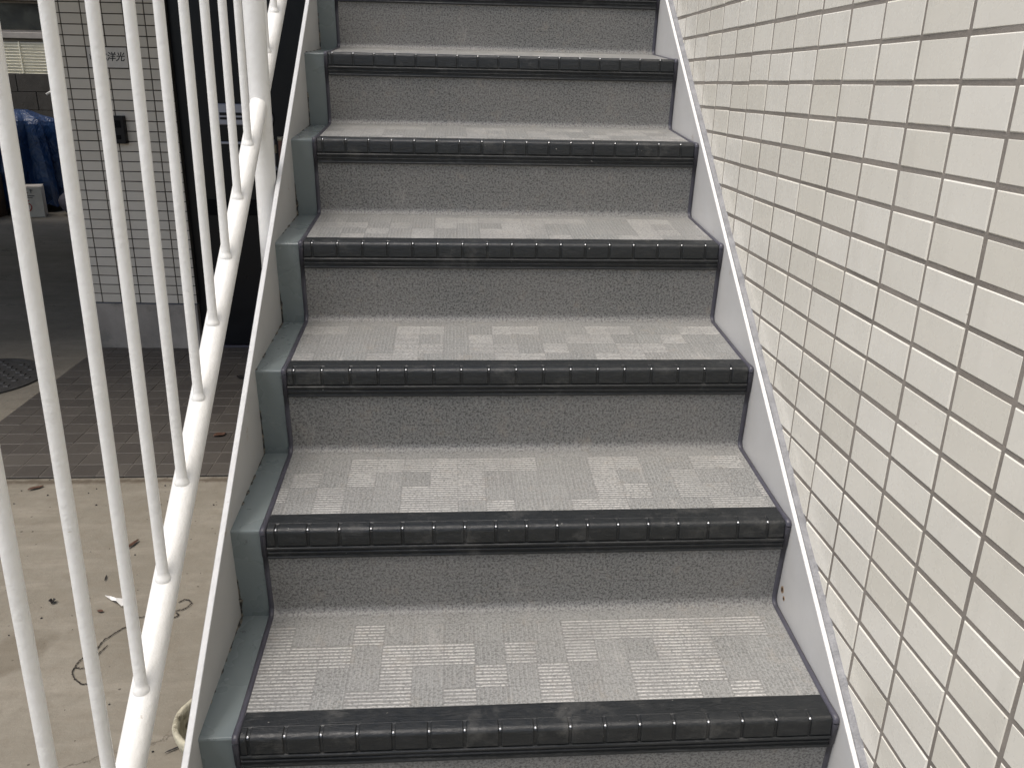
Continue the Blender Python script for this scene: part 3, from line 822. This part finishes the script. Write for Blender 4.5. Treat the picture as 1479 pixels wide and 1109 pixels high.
twine([(715, 178), (755, 172), (790, 155), (812, 132), (800, 115), (770, 110), (735, 128)], 'small curled end of dark twine nearest the stairs')
def leafy(name, u, v, w, l, rz, mat, label, cat, curl=.3, z=0.004, shape=None):
    x, y = gp(u, v)
    vs = []; fs = []; n = 9
    for i in range(n):
        t = i/(n-1); ww = w*math.sin(math.pi*(t*.9+.05))**.8*(1+.25*noise.noise(Vector((t*5, u, 0))))
        for s in (-1, -.4, 0, .4, 1):
            vs.append((s*ww/2, (t-.5)*l, curl*w*abs(s)**1.5*.5+.15*w*math.sin(t*6)*.3+.001*random.random()))
    for i in range(n-1):
        for q in range(4): a = i*5+q; fs.append((a, a+1, a+6, a+5))
    o = mesh(name, vs, fs, mat, None, smooth=True, loc=(x, y, z)); o.rotation_euler = (0, 0, rz); 
    md = o.modifiers.new('t', 'SOLIDIFY'); md.thickness = .0006
    tag(o, label, cat); return o
leafy('dead_leaf', 318, 632, .034, .05, -.9, M_LEAF, 'curled brown dead leaf on the dark paving near its front edge', 'leaf', z=.012)
leafy('dead_leaf', 347, 548, .03, .05, .6, M_LEAFB, 'dark shrivelled leaf on the paving beside the left stringer', 'leaf', z=.012)
leafy('dead_leaf', 76, 871, .018, .018, .3, M_LEAFB, 'small black leaf crumb on the open concrete', 'leaf', .8)
leafy('dead_leaf', 52, 706, .018, .05, -.9, M_LEAF, 'dark ragged leaf on concrete just before the paving edge', 'leaf')
leafy('dead_leaf', 193, 787, .012, .05, -.3, M_LEAF, 'narrow brown leaf standing on the concrete between bars', 'leaf', .6)
leafy('dead_leaf', 153, 836, .004, .03, .2, M_LEAFB, 'thin dark splinter on the concrete left of the paper scrap', 'leaf')
leafy('dead_leaf', 145, 884, .010, .018, 1.2, M_LEAF, 'tiny brown leaf fragment below the paper scrap', 'leaf')
leafy('dead_leaf', 252, 1083, .004, .04, -1.0, M_LEAFB, 'black curved twig beside the mossy pot', 'twig', .4)
for i in range(34):
    u, v = random.choice([(random.uniform(20, 330), random.uniform(692, 730)), (random.uniform(0, 240), random.uniform(730, 1100))])
    x, y = gp(u, v); s_ = random.uniform(.0015, .0045)
    if i == 0: cv, cf = [], []
    b = len(cv)
    for (a, c, e) in ((0, 0, 1), (1, 0, 0), (.2, 1, 0), (-1, .3, 0), (-.3, -1, 0)): cv.append((x+a*s_, y+c*s_, .0015+e*s_*.8))
    cf += [(b, b+1, b+2), (b, b+2, b+3), (b, b+3, b+4), (b, b+4, b+1)]
tag(mesh('grit', cv, cf, M_LEAFB), 'dark grit and crumbs scattered over the concrete', None, kind='stuff')
# folded scrap of white paper
P = [gp(80+x/4.123, 840+y/4.123) for x, y in ((298, 100), (330, 95), (360, 118), (415, 108), (430, 140), (398, 163), (365, 140), (335, 118))]
cx_, cy_ = sum(p[0] for p in P)/8, sum(p[1] for p in P)/8
zz = [.010, .004, .012, .003, .006, .009, .014, .004]
vs = [(p[0]-cx_, p[1]-cy_, z) for p, z in zip(P, zz)]
o = mesh('paper_scrap', vs, [(0, 1, 7), (1, 2, 7), (2, 6, 7), (2, 3, 6), (3, 5, 6), (3, 4, 5)], M_PAPER, None, loc=(cx_, cy_, .001))
md = o.modifiers.new('t', 'SOLIDIFY'); md.thickness = .0004
tag(o, 'torn white paper scrap lying on the concrete between the railing bars', 'paper')
# round mossy pot by the stringer
pcx, pcy = gp(318, 1040, .11)
pt = thing('plant_pot', 'mossy round clay pot standing on the concrete under the stair edge', 'pot', (pcx, pcy, 0))
prof = [(.062, 0), (.078, .05), (.092, .10), (.094, .118), (.090, .124), (.083, .122), (.080, .108), (.072, .06), (.06, .045)]
seg = 40; vs = []; fs = []
for i in range(seg):
    th = i/seg*2*math.pi; jr = 1+.02*noise.noise(Vector((math.cos(th)*2, math.sin(th)*2, 0)))
    for (r_, z) in prof: vs.append((r_*jr*math.cos(th), r_*jr*math.sin(th), z+.003*noise.noise(Vector((math.cos(th)*3, math.sin(th)*3, 5)))))
n = len(prof)
for i in range(seg):
    for j in range(n-1): a = i*n+j; b = ((i+1) % seg)*n+j; fs.append((a, b, b+1, a+1))
fix(mesh('pot_wall', vs, fs, M_POT, pt, smooth=True))
vs = [(0, 0, .05)]+[(.072*math.cos(i/24*2*math.pi), .072*math.sin(i/24*2*math.pi), .055+.004*noise.noise(Vector((i, 0, 0)))) for i in range(24)]
mesh('soil', vs, [(0, 1+i, 1+(i+1) % 24) for i in range(24)], M_SOIL, pt)

# rusty bolt holes in the right stringer, just above the second nosing
def on_right(u, v):
    d = f+R*((u-739.5)/1201.8)-U*((v-554.5)/1201.8); t = (XR-CAMP.x)/d.x; p = CAMP+d*t; return p.y, p.z
M_HOLE = simple('hole_dark', (.008, .006, .005), .9)
M_RUST = simple('rust_ring', (.30, .20, .12), .8, .5, 300, .002, 400)
for (u, v, rr) in ((1130, 851, .0030), (1132, 864, .0019)):
    y, z = on_right(u, v)
    for nm, q, r2, m in (('rust_ring', .0004, rr*1.9, M_RUST), ('bolt_hole', .0007, rr, M_HOLE)):
        vs = []; n = 14
        for i in range(n):
            th = i/n*2*math.pi; w = r2*(1+.45*noise.noise(Vector((math.cos(th)*2, math.sin(th)*2, v))))
            vs.append((XR-q, y+w*math.cos(th), z+w*math.sin(th)*1.2))
        vs += [(XR+.0002, a[1], a[2]) for a in vs]
        sc(fix(mesh(nm, vs, [tuple(range(n))]+[(i, (i+1) % n, n+(i+1) % n, n+i) for i in range(n)], m)))
